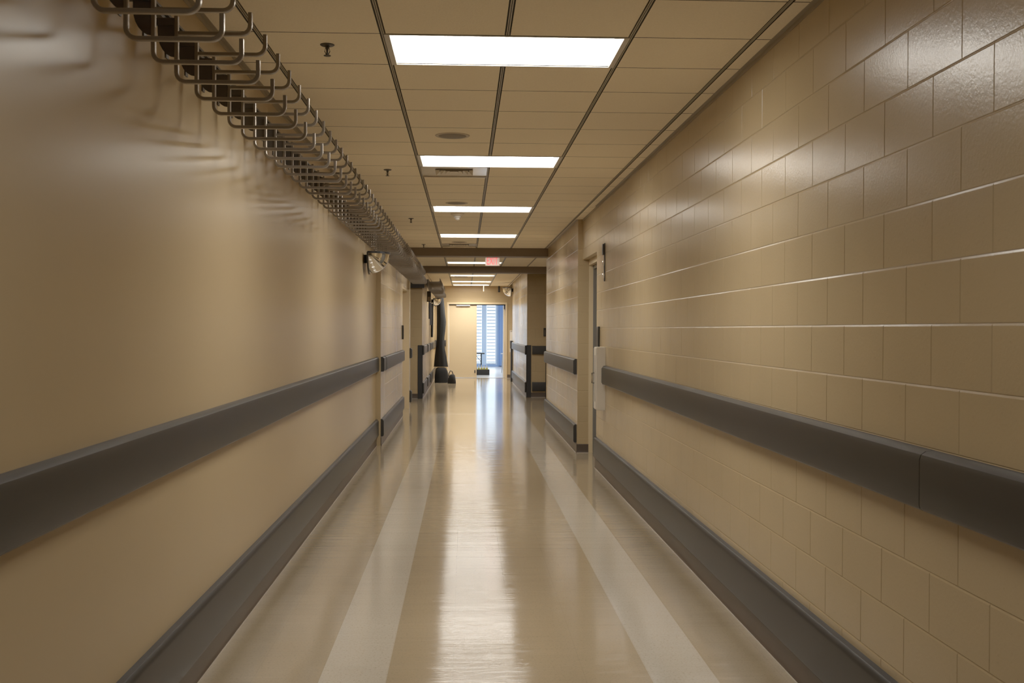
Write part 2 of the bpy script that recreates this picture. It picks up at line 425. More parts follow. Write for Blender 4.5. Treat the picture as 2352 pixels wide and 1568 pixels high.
# slab behind the tiles
mb.box(-4.2, 4.7, Y0 - .2, 35.9, CEIL + .09, CEIL + .2, 1)
for (x0, x1, y0, y1) in ((XL, XR, Y0, 19.03), (-4.0, 4.5, 19.4, 24.55), (XL3, XR3, 24.92, 35.7)):
    n0 = int(math.floor((y0 - T0) / TD)) - 1; n1 = int(math.ceil((y1 - T0) / TD)) + 1
    for n in range(n0, n1):
        ya, yb = max(T0 + n * TD, y0), min(T0 + (n + 1) * TD, y1)
        if yb - ya < .01: continue
        if n in ROWS:
            mb.box(x0, GX[kx] - .004, ya, yb, CEIL + .0125, CEIL + .02, 1); mb.box(GX[kx + 2] + .004, x1, ya, yb, CEIL + .0125, CEIL + .02, 1)
        elif n in VENTS:
            mb.box(x0, GX[kx] - .004, ya, yb, CEIL + .0125, CEIL + .02, 1); mb.box(GX[kx + 1] + .004, x1, ya, yb, CEIL + .0125, CEIL + .02, 1)
        else:
            mb.box(x0, x1, ya, yb, CEIL + .0125, CEIL + .02, 1)
struct(mb.build('ceiling', [M['tile'], M['slot'], M['grid']], recalc=False))
# wall angle strips
mb = MB()
mb.box(XR - .026, XR, Y0, 12.5, CEIL - .003, CEIL + .0005); mb.box(XR - .003, XR, Y0, 14.0, CEIL - .024, CEIL - .003)
struct(mb.build('trim_1', M['angle']))
mb = MB(); mb.box(XL, XL + .026, Y0, 14.9, CEIL - .003, CEIL + .0005); mb.box(XL, XL + .003, Y0, 14.9, CEIL - .024, CEIL - .003)
struct(mb.build('trim_2', M['angle']))
mb = MB(); mb.box(XR2 - .026, XR2, 14.0, 19.03, CEIL - .003, CEIL + .0005); struct(mb.build('trim_3', M['angle']))
# soffit beams
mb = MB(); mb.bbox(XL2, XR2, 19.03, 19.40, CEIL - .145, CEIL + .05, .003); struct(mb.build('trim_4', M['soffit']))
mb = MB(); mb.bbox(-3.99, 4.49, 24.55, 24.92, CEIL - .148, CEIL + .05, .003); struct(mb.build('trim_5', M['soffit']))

# ------------------------------------------------------------------ ceiling lights
def make_light(label):
    W2 = 1.2188 / 2 - .004; D2 = TD / 2 - .003
    t = thing('ceiling_light', label, 'ceiling light', (0, 0, 0), 'recessed rectangular ceiling lights along the corridor')
    m = MB(); fw, rise = .028, .055; z = 0
    for (xa, xb, ya, yb) in ((-W2, W2, -D2, -D2 + .012), (-W2, W2, D2 - .012, D2), (-W2, -W2 + fw, -D2 + .012, D2 - .012), (W2 - fw, W2, -D2 + .012, D2 - .012)):
        m.box(xa, xb, ya, yb, z - .004, z + .004)
    for (xa, xb, ya, yb) in ((-W2 + fw, W2 - fw, -D2 + .010, -D2 + .012), (-W2 + fw, W2 - fw, D2 - .012, D2 - .010), (-W2 + fw - .002, -W2 + fw, -D2 + .012, D2 - .012), (W2 - fw, W2 - fw + .002, -D2 + .012, D2 - .012)):
        m.box(xa, xb, ya, yb, z, z + rise + .01)
    # sloped inner end pieces
    for sgn in (-1, 1):
        x0 = sgn * (W2 - fw); x1 = sgn * (W2 - fw - .022)
        m.add([(x0, -D2 + .012, z), (x0, D2 - .012, z), (x1, D2 - .012, z + rise), (x1, -D2 + .012, z + rise)], [(0, 1, 2, 3)])
    m.box(-W2, W2, -D2, D2, z + rise + .012, z + rise + .02)
    m.build('frame', M['frame'], t)
    m = MB(); m.box(-W2 + fw + .02, W2 - fw - .02, -D2 + .013, D2 - .013, z + rise - .003, z + rise + .003)
    m.build('diffuser', M['lens'], t)
    lt = bpy.data.lights.new('fixture_lamp', 'AREA'); lt.shape = 'RECTANGLE'; lt.size = W2 * 2 - .10; lt.size_y = D2 * 2 - .05
    lt.energy = 11; lt.color = (1.0, .955, .875); lt.spread = math.radians(125)
    lo = bpy.data.objects.new('fixture_lamp', lt); COL.objects.link(lo); lo.parent = t; lo.location = (0, 0, rise - .006)
    return t
lx = GX[kx] + .6094
names = ['overhead ceiling light out of view just above the viewer', 'nearest and largest of the bright rectangular ceiling lights',
         'second nearest bright ceiling light, just in front of the square air vent', 'third nearest bright ceiling light, behind a round ceiling speaker',
         'fourth nearest bright ceiling light, last before the first brown soffit', 'ceiling light hidden from view right behind the first brown soffit', 'narrow bright ceiling light between the two brown soffits, partly behind the exit sign',
         'bright ceiling light just past the second brown soffit', 'second bright ceiling light past the second brown soffit', 'farthest bright ceiling light, close to the end wall with the double door']
proto = None
for i, n in enumerate(ROWS):
    loc = (lx, T0 + (n + .5) * TD, CEIL)
    if proto is None: proto = make_light(names[i]); proto.location = loc
    else:
        c_ = copy_tree(proto, loc, names[i])
        if n >= 39:                                    # the lamps near the end wall burn brighter
            for ch in c_.children:
                if ch.type == 'LIGHT': ch.data = ch.data.copy(); ch.data.energy *= (3.5 if n >= 45 else 2)
for ch in proto.children:                              # the one overhead burns dimmer
    if ch.type == 'LIGHT': ch.data = ch.data.copy(); ch.data.energy *= .45
    elif ch.name.startswith('diffuser'):
        ch.data = ch.data.copy(); ch.data.materials[0] = M['lens_dim']

# ------------------------------------------------------------------ pipe hooks on the left wall
def fillet(pts, r, n=5):
    out = [Vector(pts[0])]
    for i in range(1, len(pts) - 1):
        p = Vector(pts[i]); a = (Vector(pts[i - 1]) - p).normalized(); b = (Vector(pts[i + 1]) - p).normalized()
        s, e = p + a * r, p + b * r
        c = p + (a + b) * r
        for k in range(n + 1):
            th = (PI / 2) * k / n
            out.append(c - b * r * math.cos(th) - a * r * math.sin(th))
    out.append(Vector(pts[-1])); return out
BAR = [(-.0075, -.0075), (-.005, -.010), (.005, -.010), (.0075, -.0075), (.0075, .0075), (.005, .010), (-.005, .010), (-.0075, .0075)]
def make_hook(label):
    t = thing('pipe_hook', label, 'wall hook', (0, 0, 0), 'bent steel pipe hooks along the top of the left wall')
    # local: x=0 is the wall face, z=0 is the camera height offset already added through location
    m = MB(); m.sweep(fillet([(.123, 0, 1.185), (.123, 0, .938), (.430, 0, .938), (.430, 0, 1.022)], .034), BAR)
    m.build('lower_arm', M['steel'], t, smooth=40)
    m = MB(); m.sweep(fillet([(.131, 0, 1.121), (.400, 0, 1.121), (.400, 0, 1.203)], .034), BAR)
    m.build('upper_arm', M['steel'], t, smooth=40)
    m = MB()
    arc = [(.117, 1.03)] + [(.117 - .065 * math.sin(a), 1.125 - .095 * math.cos(a)) for a in [PI / 2 * k / 6 for k in range(1, 7)]]
    prof = [(.052, 1.15), (.117, 1.15)] + arc
    m.extrude(prof, 'y', -.003, .003)
    m.box(-.003, .006, -.02, .02, 1.10, 1.2); m.box(.006, .117, -.008, .008, 1.150, 1.178)
    m.lathe([(.006, 0), (.006, .006)], (.0, 0, 1.21), 6)
    m.build('wall_bracket', M['dark_steel'], t)
    return t
ORD = ['first', 'second', 'third', 'fourth', 'fifth', 'sixth', 'seventh', 'eighth', 'ninth', 'tenth', 'eleventh', 'twelfth', 'thirteenth', 'fourteenth', 'fifteenth', 'sixteenth', 'seventeenth', 'eighteenth', 'nineteenth', 'twentieth',
       'twenty-first', 'twenty-second', 'twenty-third', 'twenty-fourth', 'twenty-fifth', 'twenty-sixth', 'twenty-seventh', 'twenty-eighth', 'twenty-ninth', 'thirtieth']
hook = None; cnt = 0
for k in range(-7, 62):
    y = 3.545 + .305 * k
    wx = XL if y < 14.88 else XL2 - .055
    if k < -1: lab = 'bent steel pipe hook out of view above the viewer, casting shadows on the left wall'
    elif cnt == 0: lab = 'nearest bent steel pipe hook, at the very top of the left wall'
    elif cnt < 30: lab = ORD[cnt] + ' bent steel pipe hook along the left wall, counting from the nearest'
    elif y < 14.9: lab = 'small steel pipe hook beyond the thirtieth but before the seam in the left wall'
    else: lab = 'tiny steel pipe hook in the far crowded row past the seam in the left wall'
    if hook is None: hook = make_hook(lab); hook.location = (wx, y, CAMZ)
    else: copy_tree(hook, (wx, y, CAMZ), lab)
    if k >= -1: cnt += 1
for k in range(22):
    copy_tree(hook, (XL3, 25.45 + .305 * k, CAMZ), 'tiny steel pipe hook in the second row beyond the side passage on the left', 'pipe hooks in the second row beyond the side passage')
# long channel behind the hooks
def channel(name, x, y0, y1, z, label):
    m = MB(); m.extrude([(x, z - .02), (x + .022, z - .02), (x + .022, z - .01), (x + .008, z - .01), (x + .008, z + .01), (x + .022, z + .01), (x + .022, z + .02), (x, z + .02)], 'y', y0, y1)
    tag(m.build(name, M['dark_steel']), label, 'channel')
channel('strut_channel', XL + .0065, Y0 + .1, 14.85, CAMZ + 1.245, 'long dark steel channel on the plaster wall above the nearest pipe hooks')
# dark box at the end of the hook row
t = thing('junction_box', 'black box high on the wall at the far end of the first hook row', 'box', (-1.10, 24.9, CAMZ + 1.03))
m = MB(); m.bbox(-.17, .17, -.0, .106, -.075, .075, .008); m.build('housing', M['black'], t)
m = MB(); m.box(-.15, .15, -.004, .001, .06, .068); m.build('seam', M['dark_steel'], t)

# ------------------------------------------------------------------ ceiling fittings
def make_sprinkler(label):
    t = thing('sprinkler_head', label, 'sprinkler', group='dark sprinkler heads in the ceiling')
    m = MB(); m.lathe([(.002, .004), (.036, .002), (.036, -.003), (.030, -.007), (.014, -.009), (.014, -.012)], (0, 0, 0), 28); m.build('escutcheon', M['bronze'], t, smooth=40)
    m = MB(); m.lathe([(.010, -.012), (.008, -.02), (.0055, -.03), (.005, -.052), (.007, -.054)], (0, 0, 0), 14)
    for s in (-1, 1): m.tube([(s * .009, 0, -.016), (s * .013, 0, -.034), (s * .004, 0, -.053)], .0022, 6)
    m.build('frame_arms', M['bronze'], t, smooth=40)
    m = MB(); m.lathe([(.017, -.054), (.019, -.056), (.017, -.058)], (0, 0, 0), 18); m.build('deflector', M['bronze'], t, smooth=40)
    return t
sp = None
for n, lab in ((1, 'nearest dark sprinkler head, left of the largest ceiling light'), (8, 'second nearest dark sprinkler head, left of the square air vent'),
               (15, 'third nearest dark sprinkler head, left of the smoke detector'), (22, 'small dark sprinkler head just before the first brown soffit')):
    loc = (-.70, T0 + (n + .36) * TD, CEIL)
    if sp is None: sp = make_sprinkler(lab); sp.location = loc
    else: copy_tree(sp, loc, lab)
def make_speaker(label):
    t = thing('ceiling_speaker', label, 'ceiling speaker', group='round ceiling speakers')
    m = MB(); m.lathe([(.108, -.004), (.126, -.004), (.130, .001)], (0, 0, 0), 40); m.build('rim', M['spkring'], t, smooth=40)
    m = MB(); m.lathe([(.002, -.011), (.06, -.010), (.095, -.007), (.107, -.003), (.107, .001)], (0, 0, 0), 40); m.build('grille', M['spk'], t, smooth=40)
    return t
spk = None
for n, lab in ((5, 'nearest round brown ceiling speaker, between the two nearest lights'), (12, 'round brown ceiling speaker just in front of the third ceiling light'), (21, 'round brown ceiling speaker close to the far air vent')):
    loc = (-.095, T0 + (n + .5) * TD, CEIL)
    if spk is None: spk = make_speaker(lab); spk.location = loc
    else: copy_tree(spk, loc, lab)
t = thing('smoke_detector', 'cream round smoke detector with a shiny nose behind the third ceiling light', 'smoke detector', (-.095, T0 + 14.3 * TD, CEIL))
m = MB(); m.lathe([(.085, .001), (.085, -.012), (.072, -.026), (.050, -.034)], (0, 0, 0), 32); m.build('base', M['detector'], t, smooth=35)
m = MB(); m.lathe([(.048, -.034), (.045, -.05), (.030, -.06), (.027, -.075), (.012, -.084)], (0, 0, 0), 28); m.build('sensor', M['glassy'], t, smooth=35)
def make_vent(label):
    t = thing('air_vent', label, 'air vent', group='square air vents in the ceiling')
    h = .296
    m = MB()
    for (a, b) in ((.245, h),):
        m.box(-h, -.17, -h, h, -.002, .004); m.box(.17, h, -h, h, -.002, .004); m.box(-.17, .17, -h, -.17, -.002, .004); m.box(-.17, .17, .17, h, -.002, .004)
    m.box(-h, h, h - .012, h, -.012, .0); m.box(-h, h, -h, -h + .008, -.006, 0)
    m.build('panel', M['vent'], t)
    m = MB(); m.box(-.18, .18, -.18, .18, .03, .04); m.build('duct', M['ventdark'], t)
    m = MB()
    for r, z in ((.17, -.012), (.125, -.010), (.08, -.008), (.04, -.006)):
        i = r - .034; zz = z + .03
        O = [(-r, -r, z), (r, -r, z), (r, r, z), (-r, r, z)]; I = [(-i, -i, zz), (i, -i, zz), (i, i, zz), (-i, i, zz)]
        m.add(O + I, [(0, 1, 5, 4), (1, 2, 6, 5), (2, 3, 7, 6), (3, 0, 4, 7)])
        O2 = [(-r, -r, z + .002), (r, -r, z + .002), (r, r, z + .002), (-r, r, z + .002)]; I2 = [(x, y, q + .002) for x, y, q in I]
        m.add(O2 + I2, [(0, 4, 5, 1), (1, 5, 6, 2), (2, 6, 7, 3), (3, 7, 4, 0)])
    m.build('louver', M['vent'], t, recalc=False)
    return t
vt = None
for n, lab in ((8, 'nearest square air vent, directly behind the second ceiling light'), (22, 'square air vent just in front of the first brown soffit'), (40, 'tiny square air vent past the second brown soffit')):
    loc = (GX[kx] + .3047, T0 + (n + .5) * TD, CEIL)
    if vt is None: vt = make_vent(lab); vt.location = loc
    else: copy_tree(vt, loc, lab)

# exit sign
t = thing('exit_sign', 'red and cream EXIT sign hanging from the ceiling between the two brown soffits', 'exit sign', (.535, 20.9, CEIL))
m = MB(); m.bbox(-.14, .14, -.022, .022, -.205, -.012, .012); m.build('housing', M['exitface'], t, smooth=40)
m = MB(); m.bbox(-.06, .06, -.02, .02, -.0135, .001, .002); m.build('canopy', M['frame'], t)
def text_mesh(name, s, size, mat, parent, loc, rot, width=None, height=None, ext=.003):
    cu = bpy.data.curves.new(name, 'FONT'); cu.body = s; cu.size = size; cu.extrude = ext; cu.align_x = 'CENTER'; cu.align_y = 'CENTER'; cu.offset = .0005
    tmp = bpy.data.objects.new(name + '_tmp', cu); COL.objects.link(tmp)
    dg = bpy.context.evaluated_depsgraph_get(); me = bpy.data.meshes.new_from_object(tmp.evaluated_get(dg))
    bpy.data.objects.remove(tmp)
    xs = [v.co.x for v in me.vertices]; ys = [v.co.y for v in me.vertices]
    sx = width / (max(xs) - min(xs)) if width else 1; sy = height / (max(ys) - min(ys)) if height else 1
    cx, cy = (max(xs) + min(xs)) / 2, (max(ys) + min(ys)) / 2
    for v in me.vertices: v.co.x = (v.co.x - cx) * sx; v.co.y = (v.co.y - cy) * sy
    me.materials.clear(); me.materials.append(mat)
    o = bpy.data.objects.new(name, me); COL.objects.link(o); o.parent = parent; o.location = loc; o.rotation_euler = rot
    return o
text_mesh('lettering', 'EXIT', .15, M['exitred'], t, (0, -.0235, -.108), (PI / 2, 0, 0), .215, .150)

# ------------------------------------------------------------------ bumper rails, kick rails, corner guards
def rail_profile(face, d, z0, z1):
    """d: protrusion towards the corridor (signed)"""
    return [(face, z0), (face + d * .75, z0), (face + d * .95, z0 + .008), (face + d, z0 + .02), (face + d, z1 - .03), (face + d * .9, z1 - .014), (face + d * .6, z1 - .003), (face, z1)]
def rail(name, label, cat, face, d, y0, y1, z0, z1, cap0=True, cap1=True, group=None, axis='y', mat='rail'):
    t = thing(name, label, cat, (face, y0, z0) if axis == 'y' else (y0, face, z0), group)
    ox, oy, oz = t.location
    cl = .022
    a = y0 + (cl if cap0 else 0); b = y1 - (cl if cap1 else 0)
    def ext(prof, p, q):
        m = MB(); pr = [(u - face, z - z0) for u, z in prof]
        m.extrude(pr, axis, p - y0, q - y0); return m
    pr = rail_profile(face, d, z0, z1)
    ext(pr, a, b).build('cover', M[mat], t, smooth=35)
    k = [(face, z0 - .002), (face + d * .8, z0 - .002), (face + d * 1.03, z0 + .018), (face + d * 1.03, z1 - .028), (face + d * .6, z1 + .001), (face, z1 + .002)]
    if cap0: ext(k, y0, a - .0015).build('end_cap', M['cap'], t, smooth=35)
    if cap1: ext(k, b + .0015, y1).build('end_cap', M['cap'], t, smooth=35)
    return t
RZ0, RZ1 = 1.022, 1.222
KZ0, KZ1 = .128, .362
# left near
rail('bumper_rail', 'long charcoal bumper rail along the smooth left wall in the foreground', 'bumper rail', XL, .045, Y0 + .05, 14.88, RZ0, RZ1, False, True)
rail('kick_rail', 'long charcoal kick rail low on the smooth left wall in the foreground', 'kick rail', XL, .040, Y0 + .05, 14.88, KZ0, KZ1, False, True)
# left block wall
rail('bumper_rail', 'short charcoal bumper stub right after the seam in the left wall', 'bumper rail', XL2, .045, 14.93, 15.35, RZ0, RZ1, True, False)
rail('bumper_rail', 'charcoal bumper rail on the left block wall before the recessed doorway', 'bumper rail', XL2, .045, 15.42, 20.05, RZ0, RZ1, True, False)
rail('kick_rail', 'charcoal kick rail on the left block wall before the recessed doorway', 'kick rail', XL2, .040, 14.93, 20.05, KZ0, KZ1, True, False)
rail('bumper_rail', 'tiny bumper rail piece on the left corner just past the recessed doorway', 'bumper rail', XL4, .045, 21.88, 22.13, RZ0, RZ1)
rail('kick_rail', 'tiny kick rail piece on the left corner just past the recessed doorway', 'kick rail', XL4, .040, 21.88, 22.13, KZ0, KZ1)
# left far
GL = 'short bumper pieces beyond the left side passage'
for i, (a, b) in enumerate(((25.2, 27.4), (28.0, 29.6), (30.2, 35.6))):
    w = ['nearest', 'middle', 'farthest'][i]
    rail('bumper_rail', w + ' of the three short bumper rails beyond the side passage on the left', 'bumper rail', XL3, .045, a, b, RZ0, RZ1, i > 0, True, GL)
    rail('kick_rail', w + ' of the three short kick rails beyond the side passage on the left', 'kick rail', XL3, .040, a, b, KZ0, KZ1, i > 0, True)
# pilasters between
for y in (27.7, 29.9):
    pass
# right near
rail('bumper_rail', 'charcoal bumper rail on the right block wall, nearest piece up to the seam', 'bumper rail', XR, -.052, Y0 + .05, 3.447, RZ0 - .004, RZ1 - .006, False, False)
rail('bumper_rail', 'long charcoal bumper rail on the right block wall from the seam to the white cabinet', 'bumper rail', XR, -.052, 3.452, 11.62, RZ0 - .004, RZ1 - .006, False, True)
rail('kick_rail', 'long charcoal kick rail low on the right block wall in the foreground', 'kick rail', XR, -.040, Y0 + .05, 12.46, KZ0, KZ1, False, True)
rail('bumper_rail', 'charcoal bumper rail on the right pier wall past the grey doorway', 'bumper rail', XR2, -.045, 14.10, 19.38, RZ0, RZ1, True, False)
rail('kick_rail', 'charcoal kick rail on the right pier wall past the grey doorway', 'kick rail', XR2, -.040, 14.10, 19.38, KZ0, KZ1, True, True)
# right cross face (faces the camera)
rail('bumper_rail', 'dark bumper rail on the wall face looking out of the right side passage', 'bumper rail', 25.5, -.045, 1.60, 4.3, RZ0, RZ1, True, False, axis='x', mat='cap')
rail('kick_rail', 'dark kick rail on the wall face looking out of the right side passage', 'kick rail', 25.5, -.040, 1.60, 4.3, KZ0 + .02, KZ1, True, False, axis='x', mat='cap')
rail('bumper_rail', 'bluish lit bumper rail on the far right wall before the end door', 'bumper rail', XR3, -.045, 25.62, 32.97, RZ0, RZ1, False, False)
rail('kick_rail', 'bluish lit kick rail on the far right wall before the end door', 'kick rail', XR3, -.040, 25.62, 32.97, KZ0, KZ1, False, False)
rail('bumper_rail', 'black bumper rail on the end wall behind the hanging black cloth', 'bumper rail', 35.7, -.045, -.975, -.62, RZ0 + .03, RZ1 + .03, True, True, axis='x', mat='cap')
def guard(label, x, y, sx, wx=.10, wy=.10, z1=1.24, knobs=True):
    t = thing('corner_guard', label, 'corner guard', (x, y, 0))
    m = MB(); th = .012
    m.bbox(min(0, -sx * th), max(0, -sx * th), -th, wy, 0, z1, .004)
    m.bbox(min(-sx * th, sx * wx), max(-sx * th, sx * wx), -th, 0, 0, z1, .004)
    m.build('guard', M['black'], t)
    if knobs:
        for z0, z_ in ((RZ0 - .01, RZ1 + .01), (KZ0 - .01, KZ1)):
            m = MB(); m.bbox(min(-sx * .05, -sx * th), max(-sx * .05, -sx * th), -.0, .05, z0, z_, .008)
            m.build('rail_return', M['cap'], t)
    return t
guard('black corner guard on the left corner beyond the side passage', XL3, 25.0, -1)
guard('tall black corner guard on the right corner beyond the side passage', XR3, 25.5, 1)
t = guard('thin black corner guard at the far right, next to the end wall', XR3, 33.0, 1, knobs=False)
bpy.data.objects.remove(t.children[0]); m = MB(); m.bbox(-.06, -.002, .0, .30, 0, 1.26, .006); m.bbox(-.075, -.004, .02, .3, 1.02, 1.265, .01); m.build('guard', M['black'], t)
guard('thin black corner guard at the far edge of the right pier wall', XR2, 19.42, 1, wx=.0125, wy=.004, knobs=False)

# baseboards
def baseboard(name, x, d, y0, y1, h=.115, axis='y'):
    m = MB()
    prof = [(x, 0), (x + d * 1.7, 0), (x + d * 1.2, .012), (x + d, .022), (x + d, h - .006), (x + d * .5, h), (x, h)]
    m.extrude(prof, axis, y0, y1, 0)
    m.extrude([(x + d * 1.68, 0), (x + d * 1.9, 0), (x + d * 1.82, .002), (x + d * 1.6, .004)], axis, y0, y1, 1)
    return struct(m.build(name, [M['base'], M['caulk']], smooth=30))
baseboard('baseboard_left', XL, .010, Y0, 14.9)
baseboard('baseboard_left_far', XL2, .010, 14.9, 20.1)
baseboard('baseboard_right', XR, -.012, Y0, 12.5)
baseboard('baseboard_right_far', XR2, -.012, 14.0, 19.42)
baseboard('baseboard_right_end', XR3, -.012, 25.5, 33.2)
baseboard('baseboard_left_end', XL3, .012, 25.0, 35.7)
baseboard('baseboard_pier', 14.0, -.012, XR2 - .012, 1.62, axis='x')
baseboard('baseboard_cross_right', 25.5, -.012, XR3 + .1, 4.5, axis='x')
baseboard('baseboard_cross_left', 25.0, -.012, -4.0, XL3 - .1, axis='x')
baseboard('baseboard_end', 35.7, -.012, DX1 + .06, 2.5, axis='x')

# ------------------------------------------------------------------ doorways
# right grey doorway in the recess y 12.5-14.0
d = bpy.data.objects.new('door_1', None); COL.objects.link(d); d.location = (1.76, 13.25, 0); struct(d)
m = MB(); m.bbox(.002, .05, -.69, .69, .01, 2.40, .003); m.build('door_leaf', M['greydoor'], d)
m = MB()
m.box(-.085, .06, .70, .75, 0, 2.44); m.box(-.085, .06, -.75, -.70, 0, 2.44); m.box(-.085, .06, -.75, .75, 2.40, 2.445)
m.build('door_frame', M['greydoor'], d)
m = MB(); m.box(-.14, -.086, .74, .75, 0, 2.52); m.box(-.14, .06, -.75, .75, 2.45, 2.52); m.build('outer_frame', M['framebeige'], d)
m = MB(); m.tube([(-.01, -.6, 1.0), (-.04, -.6, 1.0), (-.04, -.5, 1.0)], .009, 8); m.build('door_handle', M['silver'], d, smooth=40)
mb = MB(); mb.box(1.83, 1.9, 12.2, 14.3, 0, H); mb.box(1.6, 1.9, 14.3, 14.32, 0, H); struct(mb.build('wall_door_backing', M['cmu']))
# left recessed doorway
d = bpy.data.objects.new('door_2', None); COL.objects.link(d); d.location = (-1.33, 20.975, 0); struct(d)
m = MB(); m.bbox(-.04, .0, -.85, .85, .01, 2.36, .003); m.build('door_leaf', M['doorbeige'], d)
m = MB(); m.box(-.05, .213, .85, .874, 0, 2.41); m.box(-.05, .172, -.874, -.85, 0, 2.41); m.box(-.05, .172, -.874, .874, 2.37, 2.409); m.build('door_frame', M['framebeige'], d)
m = MB(); m.tube([(.0, -.7, 1.0), (.04, -.7, 1.0), (.04, -.6, 1.0)], .009, 8); m.build('door_handle', M['silver'], d, smooth=40)
mb = MB(); mb.box(-1.5, -1.44, 20.0, 22.0, 0, H); struct(mb.build('wall_door_backing_left', M['cmu']))
# end double door
d = bpy.data.objects.new('door_3', None); COL.objects.link(d); d.location = ((DX0 + DX1) / 2, 35.7, 0); struct(d)
hw = (DX1 - DX0) / 2
m = MB(); m.bbox(-hw + .005, -.012, .05, .095, .012, DZ - .03, .003); lf = m.build('door_leaf', M['doorbeige'], d)
m = MB(); m.bbox(-hw + .25, -hw + .70, .0, .05, DZ - .075, DZ - .035, .006); m.build('door_closer', M['silver'], lf)
m = MB(); m.bbox(-.09, -.05, .03, .05, .16, .26, .005); m.build('door_stop', M['dark_steel'], lf)
m = MB(); m.bbox(hw - .05, hw - .006, .10, 1.02, .012, DZ - .03, .003); m.build('door_leaf', M['doorbeige'], d)
m = MB(); m.box(-hw - .06, -hw, -.016, .16, 0, DZ + .06); m.box(hw, hw + .06, -.016, .16, 0, DZ + .06); m.box(-hw, hw, -.016, .16, DZ, DZ + .06); m.build('door_frame', M['framebeige'], d)
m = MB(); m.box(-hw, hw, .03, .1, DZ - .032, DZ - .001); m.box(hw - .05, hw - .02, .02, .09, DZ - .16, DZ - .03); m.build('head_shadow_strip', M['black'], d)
m = MB(); m.box(-hw, hw, .0, .1, 0, .008); m.build('threshold', M['silver'], d)

# ------------------------------------------------------------------ wall fittings on the right
t = thing('extinguisher_cabinet', 'white narrow extinguisher cabinet on the right wall beside the grey doorway', 'cabinet', (XR, 11.70, .728))
m = MB(); m.bbox(-.095, .006, .0, .235, 0, .69, .006); m.build('box', M['white'], t)
m = MB(); m.bbox(-.101, -.0955, .012, .223, .012, .678, .002); dd = m.build('door', M['white'], t)
m = MB(); m.box(-.1035, -.1005, .10, .118, .09, .60); m.build('window_slot', M['dark_steel'], dd)
m = MB(); m.tube([(-.101, .19, .29), (-.125, .19, .29), (-.125, .19, .40), (-.101, .19, .40)], .006, 8); m.build('door_handle', M['blackplastic'], dd, smooth=40)
t = thing('wall_sign', 'thin black plate seen edge-on above the white cabinet', 'sign', (XR, 12.2, 1.40))
m = MB(); m.bbox(-.018, .006, .0, .2, 0, .245, .003); m.build('plate', M['blackplastic'], t)
m = MB(); m.box(-.0195, -.0178, .02, .18, .02, .225); m.build('face', M['dark_steel'], t)
t = thing('alarm_strobe', 'fire alarm strip with two shiny strobe lenses high on the right block wall', 'fire alarm', (XR, 11.78, 2.14))
m = MB(); m.bbox(-.012, .006, -.022, .022, .0, .42, .004); m.build('back_plate', M['bronze'], t)
m = MB(); m.bbox(-.030, -.011, -.03, .03, .29, .41, .006); m.build('horn', M['bronze'], t)
for z in (.065, .205):
    m = MB(); prof = [(.030, -.0), (.028, .008), (.02, .016), (.008, .021)]
    k = MB(); k.lathe(prof, (0, 0, 0), 20); k.v = [(-.011 - p[2], p[1], p[0] + z) for p in k.v]
    k.build('strobe_lens', M['glassy'], t, smooth=50)
def reader(label, x, y, z0, z1, sx, w=.06):
    t = thing('card_reader', label, 'card reader', (x, y, z0))
    m = MB(); m.bbox(min(-sx * .006, sx * .03), max(-sx * .006, sx * .03), 0, w, 0, z1 - z0, .005); m.build('housing', M['blackplastic'], t)
    m = MB(); m.box(min(sx * .03, sx * .032), max(sx * .03, sx * .032), .012, w - .012, .02, z1 - z0 - .05); m.build('face', M['dark_steel'], t)
reader('small dark card reader on the left block wall beside the recessed doorway', XL2, 19.9, 1.42, 1.68, 1)
t = thing('card_reader', 'small dark card reader at the edge of the right side passage', 'card reader', (1.90, 25.5, 1.45))
m = MB(); m.bbox(-.03, .03, -.03, .006, 0, .2, .005); m.build('housing', M['blackplastic'], t)
m = MB(); m.box(-.02, .02, -.032, -.03, .03, .15); m.build('face', M['dark_steel'], t)
for (xx, yy, lab) in ((XR3, 33.05, 'nearer of two thin dark upright plates on the far right wall'), (XR3 - .0, 31.0, 'farther thin dark upright plate on the far right wall')):
    pass

# ------------------------------------------------------------------ convex mirrors
def mirror(label, x, y, z, sx, R=.235):
    t = thing('convex_mirror', label, 'convex mirror', (x, y, z))
    n, k = 20, 12
    m = MB(); vs = []; fs = []
    for i in range(k + 1):
        ph = PI / 2 * i / k                     # 0: rim on the top plane, 90deg: bottom
        for j in range(n + 1):
            th = -PI / 2 + PI * j / n           # around from -y to +y
            r = R * math.cos(ph)
            vs.append((sx * (.02 + r * math.cos(th)), r * math.sin(th), -.012 - R * math.sin(ph)))
    for i in range(k):
        for j in range(n):
            fs.append((i * (n + 1) + j, i * (n + 1) + j + 1, (i + 1) * (n + 1) + j + 1, (i + 1) * (n + 1) + j))
    m.add(vs, fs); m.build('dome', M['chrome'], t, smooth=80)
    m = MB()
    half = [(sx * (.0 + (R + .022) * math.cos(-PI / 2 + PI * j / n)) + sx * .008, (R + .022) * math.sin(-PI / 2 + PI * j / n)) for j in range(n + 1)]
    m.extrude(half, 'z', -.013, .010)             # flat top
    back = [((R + .022) * math.cos(PI + PI * j / n), -.0 + (R + .022) * math.sin(PI + PI * j / n)) for j in range(n + 1)]
    m.extrude(back, 'x', min(sx * .0, sx * .018), max(sx * .0, sx * .020))
    m.build('frame', M['blackplastic'], t)
    m = MB(); m.box(min(0, -sx * .05), max(0, -sx * .05), -.03, .03, -.12, -.02); m.build('bracket', M['black'], t)
    return t
mirror('large convex half dome mirror under the hooks on the left wall', XL + .05, 13.15, CAMZ + .922, 1, .235)
mirror('small convex half dome mirror above the black cloth on the far left wall', XL3 + .05, 32.0, CAMZ + 1.0 - .09, 1, .22)
